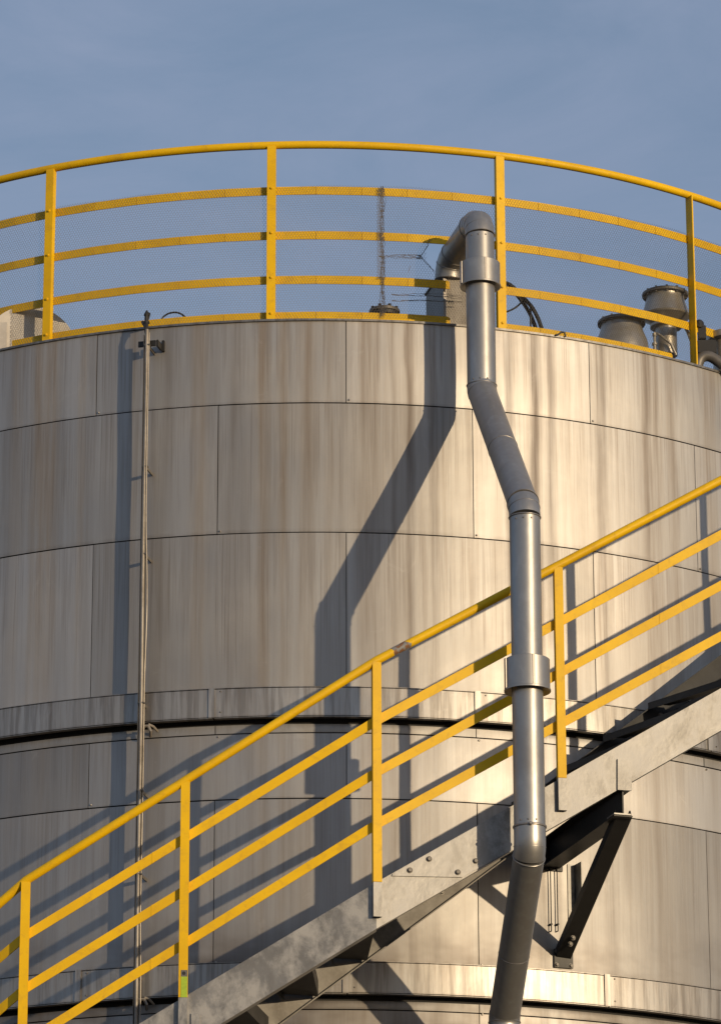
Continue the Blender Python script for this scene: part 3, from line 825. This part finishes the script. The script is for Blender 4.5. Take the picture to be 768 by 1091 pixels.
for i, (u, n_, d_) in enumerate(uxs):
    ztop = hand.at(u).z-.012; zmid = tops.at(u).z-.005; zfoot = bots.at(u).z+.06
    if i == 0: n_, d_ = nL, dL
    base = hand.at(u); base = Vector((base.x, base.y, 0))
    def sect(bm, z0, z1, w=.025):
        zc, hh = (z0+z1)/2, (z1-z0)/2
        c = base+n_*.030+Z3*zc
        box(bm, c, (d_, n_, Z3), (w, .0035, hh), .001)                              # web facing out
        box(bm, base+n_*.0125+Z3*zc-d_*(w-.0035), (d_, n_, Z3), (.0035, .0138, hh-.001), 0)  # flanges towards the rails
        box(bm, base+n_*.0125+Z3*zc+d_*(w-.0035), (d_, n_, Z3), (.0035, .0138, hh-.001), 0)
    bm = NB(); sect(bm, zmid, ztop); p = obj('post', bm, M['yellow'], sr)
    bm = NB(); sect(bm, zfoot, zmid-.0015, .0245); obj('post_foot', bm, M['galv'], p)
    bm = NB()
    tops_ = base+n_*.006+Z3*(ztop-.0)
    box(bm, tops_, (d_, n_, Z3), (.02, .012, .012), .001); obj('handrail_saddle', bm, M['yellow'], p)
    if i == 1:
        bm = NB(); z0_, z1_ = PL_(198, 1064).z, PL_(198, 1040).z
        box(bm, base+n_*.0345+d_*.006+Z3*(z0_+z1_)/2, (d_, n_, Z3), (.0175, .0008, (z1_-z0_)/2), 0)
        tp = obj('reflective_tape', bm, M['tape'], p)
        bm = NB(); zc = z1_+.008
        box(bm, base+n_*.0347+d_*.006+Z3*zc, (d_, n_, Z3), (.0175, .0008, .018), 0)
        obj('sticker', bm, M['galv_dull'], p)
        s = NB(); lathe(s, base+n_*.0356+d_*.004+Z3*zc, n_, [(0, .010), (.0008, .010), (.0008, .0065)], 20)
        obj('sticker_emblem', s, M['black'], p)

# ------------------------------------------------------------------ wall bracket under the stairs
br = thing('stair_bracket', Vector((1.45, -4.0, 5.6)), 'dark triangular steel bracket carrying the stairs from the tank wall', 'bracket')
oA = PR_(664, 852)-nR*.012; iB = on_cyl(585, 905, 4.0); zbm = oA.z
oA = Vector((oA.x, oA.y, zbm)); iB = Vector((iB.x, iB.y, zbm))
dd = (iB-oA).normalized(); ss = dd.cross(Z3)
bm = NB(); L = (iB-oA).length; cc = (oA+iB)/2
box(bm, cc-Z3*.01+ss*.0, (dd, ss, Z3), (L/2, .004, .075), 0)
box(bm, cc+Z3*.0695, (dd, ss, Z3), (L/2, .055, .004), 0); box(bm, cc-Z3*.0895, (dd, ss, Z3), (L/2, .055, .004), 0)
obj('cantilever_beam', bm, M['black'], br)
bm = NB(); dA = PR_(667, 868)-nR*.05; dB = on_cyl(599, 1022, 4.0)
t = (dB-dA).normalized(); s_ = t.cross(Z3).normalized(); v_ = s_.cross(t)
box(bm, (dA+dB)/2, (t, s_, v_), ((dB-dA).length/2, .046, .004), 0)
box(bm, (dA+dB)/2+s_*.042+v_*.026, (t, s_, v_), ((dB-dA).length/2, .004, .022), 0)
box(bm, (dA+dB)/2-s_*.042+v_*.026, (t, s_, v_), ((dB-dA).length/2, .004, .022), 0)
obj('diagonal_brace', bm, M['black'], br)
bm = NB(); az3 = az_of(dB); n3 = cp(1, az3, 0); t3 = Vector((math.cos(R_(az3)), math.sin(R_(az3)), 0))
box(bm, cp(4.012, az3, dB.z+.0), (t3, n3, Z3), (.06, .006, .055), .002)
fp = obj('foot_plate', bm, M['black'], br)
for sx in (-.045, .045):
    for sz in (-.03, .05):
        s = NB(); bolt(s, cp(4.018, az3, dB.z-.01+sz)+t3*sx, n3, .011, .012); obj('bolt', s, M['galv_dull'], fp)
for kk in (-.03, .03):
    s = NB(); bolt(s, dB+(dA-dB).normalized()*(.16+kk)+nR*.045, nR, .011, .012); obj('bolt', s, M['galv_dull'], br)
aw = az_of(on_cyl(607, 940, 4.0)); nw = cp(1, aw, 0); tw = Vector((math.cos(R_(aw)), math.sin(R_(aw)), 0))
z0_, z1_ = on_cyl(607, 990, 4.0).z, zbm-.06
bm = NB(); box(bm, cp(4.0, aw, (z0_+z1_)/2)+tw*.002+nw*.006, (tw, nw, Z3), (.022, .005, (z1_-z0_)/2), .001)
box(bm, cp(4.0, aw, (z0_+z1_)/2)+tw*.03+nw*.05, (tw, nw, Z3), (.004, .05, (z1_-z0_)/2), .001)
obj('wall_channel', bm, M['galv'], br)
bm = NB(); box(bm, PR_(662, 866)-nR*.06-Z3*.006, (dd, ss, Z3), (.06, .05, .004), .001); obj('gusset_plate', bm, M['galv'], br)
bm = NB()
for xx in (586, 593):
    a_ = az_of(on_cyl(xx, 950, 4.02)); z0_, z1_ = on_cyl(xx, 992, 4.02).z, on_cyl(xx, 918, 4.02).z
    bm = NB(); tube(bm, [cp(4.0, a_, z0_), cp(4.025, a_, z0_), cp(4.025, a_, z1_), cp(4.0, a_, z1_)], .0035, 8)
    for z in (z0_+.04, z1_-.04): lathe(bm, cp(4.0, a_, z), cp(1, a_, 0), [(0, .007), (.030, .007), (.032, .004)], 8)
    obj('tie_rod', bm, M['black'], br, smooth=True)
bm = NB(); aw2 = az_of(on_cyl(586, 905, 4)); box(bm, cp(4.008, aw2, zbm-.01), (Vector((math.cos(R_(aw2)), math.sin(R_(aw2)), 0)), cp(1, aw2, 0), Z3), (.07, .008, .10), .001)
obj('wall_plate', bm, M['black'], br)

# ------------------------------------------------------------------ things on the roof
# blind flange
fc = on_y(409.5, 334, -3.80)
fl = thing('roof_nozzle', Vector((fc.x, fc.y, RIM)), 'dark bolted round flange sticking up at the roof edge left of the box', 'pipe flange')
bm = NB(); lathe(bm, Vector((fc.x, fc.y, RIM-.1)), Z3, [(0, .07), (fc.z-RIM+.07, .07)], 32); obj('neck', bm, M['black'], fl, smooth=True)
bm = NB(); lathe(bm, Vector((fc.x, fc.y, fc.z-.028)), Z3, [(0, .092), (.002, .094), (.022, .094), (.024, .092)], 40); obj('lower_flange', bm, M['black'], fl, smooth=True)
bm = NB(); lathe(bm, Vector((fc.x, fc.y, fc.z+.000)), Z3, [(0, .092), (.002, .094), (.018, .094), (.022, .088), (.024, .05)], 40); obj('blind_flange', bm, M['galv_dull'], fl, smooth=True)
bm = NB()
for k in range(8):
    a = 2*PI*(k+.5)/8; p = Vector((fc.x+.078*math.cos(a), fc.y+.078*math.sin(a), fc.z-.045)); lathe(bm, p, Z3, [(0, .011), (.014, .011), (.014, .006), (.066, .006), (.066, .011), (.080, .011)], 6)
split_obj('flange_bolt', bm, M['black'], fl)

# hoses
h1 = thing('hoses', on_y(560, 345, -3.6), 'two black rubber hoses arching over the rim right of the thick pipe', 'hoses')
def arcpts(px, Y, n_=24):
    P = [on_y(x, y, Y+dy) for (x, y, dy) in px]
    out = []
    for i in range(len(P)-1):
        p0 = P[max(i-1, 0)]; p1 = P[i]; p2 = P[i+1]; p3 = P[min(i+2, len(P)-1)]
        for k in range(n_):
            t = k/n_; out.append(.5*((2*p1)+(p2-p0)*t+(2*p0-5*p1+4*p2-p3)*t*t+(3*p1-p0-3*p2+p3)*t**3))
    out.append(P[-1]); return out
for px, r in (([(520, 303, .05), (540, 302, 0), (556, 316, 0), (570, 333, 0), (581, 362, 0)], .013), ([(520, 308, .1), (541, 307, .05), (555, 320, .05), (566, 338, .05), (574, 362, .05)], .013)):
    bm = NB(); tube(bm, arcpts(px, -3.6, 8), r, 10); obj('hose', bm, M['rubber'], h1, smooth=True)
bm = NB(); tube(bm, arcpts([(530, 334, 0), (540, 332, 0), (550, 327, 0), (557, 320, 0)], -3.6, 5), .006, 8); tube(bm, arcpts([(565, 328, .02), (565, 350, .02), (565, 362, 0)], -3.6, 3), .006, 8)
obj('cable', bm, M['rubber'], h1, smooth=True)
# small loop of cable at the left
h2 = thing('cable_loop', on_y(187, 345, -3.5), 'thin dark cable loop rising over the roof edge beside the conduit top', 'cable')
bm = NB(); tube(bm, arcpts([(168, 352, 0), (174, 338, 0), (184, 333, 0), (194, 335, 0), (203, 345, 0), (206, 352, 0)], -3.5, 6), .006, 8); obj('cable', bm, M['rubber'], h2, smooth=True)
# eye hook on rim
ho = on_cyl(597, 358, 4.01); a_ = az_of(ho); na_ = cp(1, a_, 0); ta_ = Vector((math.cos(R_(a_)), math.sin(R_(a_)), 0))
hk = thing('rim_hook', ho, 'small dark hook clipped on the tank rim right of the thick pipe', 'hook')
bm = NB(); tube(bm, [ho+ta_*.028+na_*.01-Z3*.005, ho+ta_*.02+na_*.015+Z3*.02, ho-ta_*.0+na_*.012+Z3*.022, ho-ta_*.02+na_*.01+Z3*.004, ho-ta_*.04+na_*.01-Z3*.004], .006, 8); obj('hook_body', bm, M['black'], hk, smooth=True)

# relief valves at the right
def valve(px, ytop, Y, prof, label, flange_r, flange_h, ring=True, bolts=True, mat='cast'):
    t = on_y(px, ytop, Y); base = Vector((t.x, t.y, RIM-.02)); H = t.z-base.z
    v = thing('relief_valve', base, label, 'relief valve', 'relief valves on the tank roof')
    bm = NB(); lathe(bm, base, Z3, [(H+h, r) for h, r in prof], 48); obj('body', bm, M[mat], v, smooth=True)
    bm = NB(); lathe(bm, base, Z3, [(H-flange_h, flange_r-.003), (H-flange_h+.003, flange_r), (H-.004, flange_r), (H, flange_r-.004), (H+.008, flange_r*.55), (H+.012, .02)], 48)
    fo = obj('cover_flange', bm, M['galv_dull'], v, smooth=True)
    if bolts:
        s = NB()
        for k in range(12):
            a = 2*PI*k/12; lathe(s, t+Vector((math.cos(a), math.sin(a), 0))*(flange_r-.014)-Z3*(flange_h+.008), Z3, [(0, .007), (.008, .007), (.008, .004), (flange_h+.010, .004), (flange_h+.010, .007), (flange_h+.018, .007)], 6)
        split_obj('flange_bolt', s, M['pipe_edge'], fo)
    if ring:
        s = NB(); c = t+Z3*.028; pts = [c+Vector((math.cos(a)*.018, 0, math.sin(a)*.018)) for a in [2*PI*k/14 for k in range(14)]]
        tube(s, pts+[pts[0]], .0045, 6); obj('lifting_eye', s, M['cast'], fo, smooth=True)
    return v, base, H
va, base, H = valve(661.5, 343, -3.20, [(-.40, .172), (-.20, .170), (-.13, .160), (-.08, .140), (-.045, .130), (-.02, .130), (-.012, .130)], 'low squat metal valve with round cover, left of the two valves', .150, .022)
vb, base, H = valve(708, 313, -3.05, [(-.42, .068), (-.235, .068), (-.232, .100), (-.215, .100), (-.213, .075), (-.205, .082), (-.165, .150), (-.155, .155), (-.145, .150), (-.10, .136), (-.05, .122), (-.03, .120), (-.02, .122)], 'tall metal valve with bell body on a pipe neck, left of the railing post', .146, .022)
s = NB(); t = Vector((base.x, base.y, base.z+H))
tube(s, [t+Vector((-.08, -.10, -.30)), t+Vector((-.04, -.11, -.33)), t+Vector((.02, -.10, -.38)), t+Vector((.05, -.09, -.45))], .008, 8)
tube(s, [t+Vector((.09, -.05, -.20)), t+Vector((.13, -.06, -.28)), t+Vector((.17, -.05, -.40))], .010, 8); obj('drain_tube', s, M['cast'], vb, smooth=True)
s = NB(); lathe(s, t+Vector((-.085, -.13, -.44)), Z3, [(0, .011), (.04, .011), (.04, .018), (.055, .018), (.055, .009), (.10, .009), (.10, .014), (.12, .014)], 10); obj('test_cock', s, M['cast'], vb, smooth=True)
tv = on_y(775, 352, -2.95)
vc = thing('valve_manifold', Vector((tv.x, tv.y, RIM)), 'dark valve block and pipes at the right edge behind the railing post', 'valve', None)
bm = NB(); lathe(bm, Vector((tv.x, tv.y, RIM-.02)), Z3, [(0, .10), (tv.z-RIM-.07, .10), (tv.z-RIM-.06, .14), (tv.z-RIM-.02, .14), (tv.z-RIM-.005, .11), (tv.z-RIM+.02, .05)], 36); obj('body', bm, M['cast'], vc, smooth=True)
bm = NB(); c = on_y(752, 372, -3.1); box(bm, c, (X3, Y3, Z3), (.06, .05, .045), .004); c = on_y(747, 352, -3.1); box(bm, c+Z3*-.02, (X3, Y3, Z3), (.025, .03, .045), .004)
lathe(bm, on_y(744, 346, -3.12), Vector((.3, -1, .2)), [(0, .028), (.02, .028), (.03, .012)], 12); obj('actuator', bm, M['black'], vc)
bm = NB(); tube(bm, arcpts([(742, 398, 0), (745, 383, 0), (756, 380, 0), (775, 392, 0), (800, 402, 0)], -3.15, 6), .034, 20); obj('outlet_pipe', bm, M['galv_dull'], vc, smooth=True)

# vent at far left
vl = on_y(30, 383, -3.25)
vt = thing('roof_vent', Vector((vl.x, vl.y, RIM)), 'pale rounded vent hood on the roof behind the leftmost railing post', 'vent')
axv = Vector((.15, -1, 0)).normalized()
bm = NB(); lathe(bm, vl-axv*.25, axv, [(0, .285), (.40, .285), (.40, .275)], 64); obj('drum', bm, M['galv_dull'], vt, smooth=True)
bm = NB(); lathe(bm, vl+axv*.149, axv, [(0, .29), (.02, .29), (.02, .262)], 64); obj('front_ring', bm, M['pale'], vt, smooth=True)
bm = NB(); lathe(bm, vl+axv*.168, axv, [(0, .255), (.006, .255)], 64); obj('front_disc', bm, M['pale'], vt, smooth=True)
bm = NB(); c = on_y(-8, 370, -3.35); box(bm, c, (X3, Y3, Z3), (.10, .10, .13), .004); obj('side_duct', bm, M['pale'], vt)

# ------------------------------------------------------------------ light
SAZ, SEL = 38.0, 6.6
sd = Vector((math.sin(R_(SAZ))*math.cos(R_(SEL)), -math.cos(R_(SAZ))*math.cos(R_(SEL)), math.sin(R_(SEL))))
ld = bpy.data.lights.new('sun', 'SUN'); ld.energy = 3.1; ld.angle = R_(.5); ld.color = (1.0, .78, .50)
lo = bpy.data.objects.new('sun', ld); C.objects.link(lo); lo.rotation_euler = sd.to_track_quat('Z', 'Y').to_euler(); lo.location = sd*60
w = bpy.data.worlds.new('World'); sc.world = w; w.use_nodes = True
nt = w.node_tree; nt.nodes.clear(); g = G(nt)
sky = g.n('ShaderNodeTexSky', sky_type='NISHITA'); sky.sun_disc = False
sky.sun_elevation = R_(SEL); sky.sun_rotation = R_(180-SAZ); sky.altitude = 100; sky.air_density = 1.0; sky.dust_density = 1.2; sky.ozone_density = 2.2
tc = g.n('ShaderNodeTexCoord').outputs['Generated']
cl = g.mapr(g.noise(g.vmul(tc, (1, 1, 2.4)), 11, 7, .6, .6), .30, .72, .42, .80)
skyc = g.mix(cl, sky.outputs[0], (1.95, 2.35, 3.3))
bg = g.n('ShaderNodeBackground'); bg.inputs[1].default_value = .15
out = g.n('ShaderNodeOutputWorld'); g.link(skyc, bg.inputs[0]); g.link(bg.outputs[0], out.inputs[0])
sc.view_settings.view_transform = 'Standard'; sc.view_settings.look = 'None'; sc.view_settings.gamma = 1; sc.view_settings.exposure = 0.0
sc.render.engine = 'CYCLES'
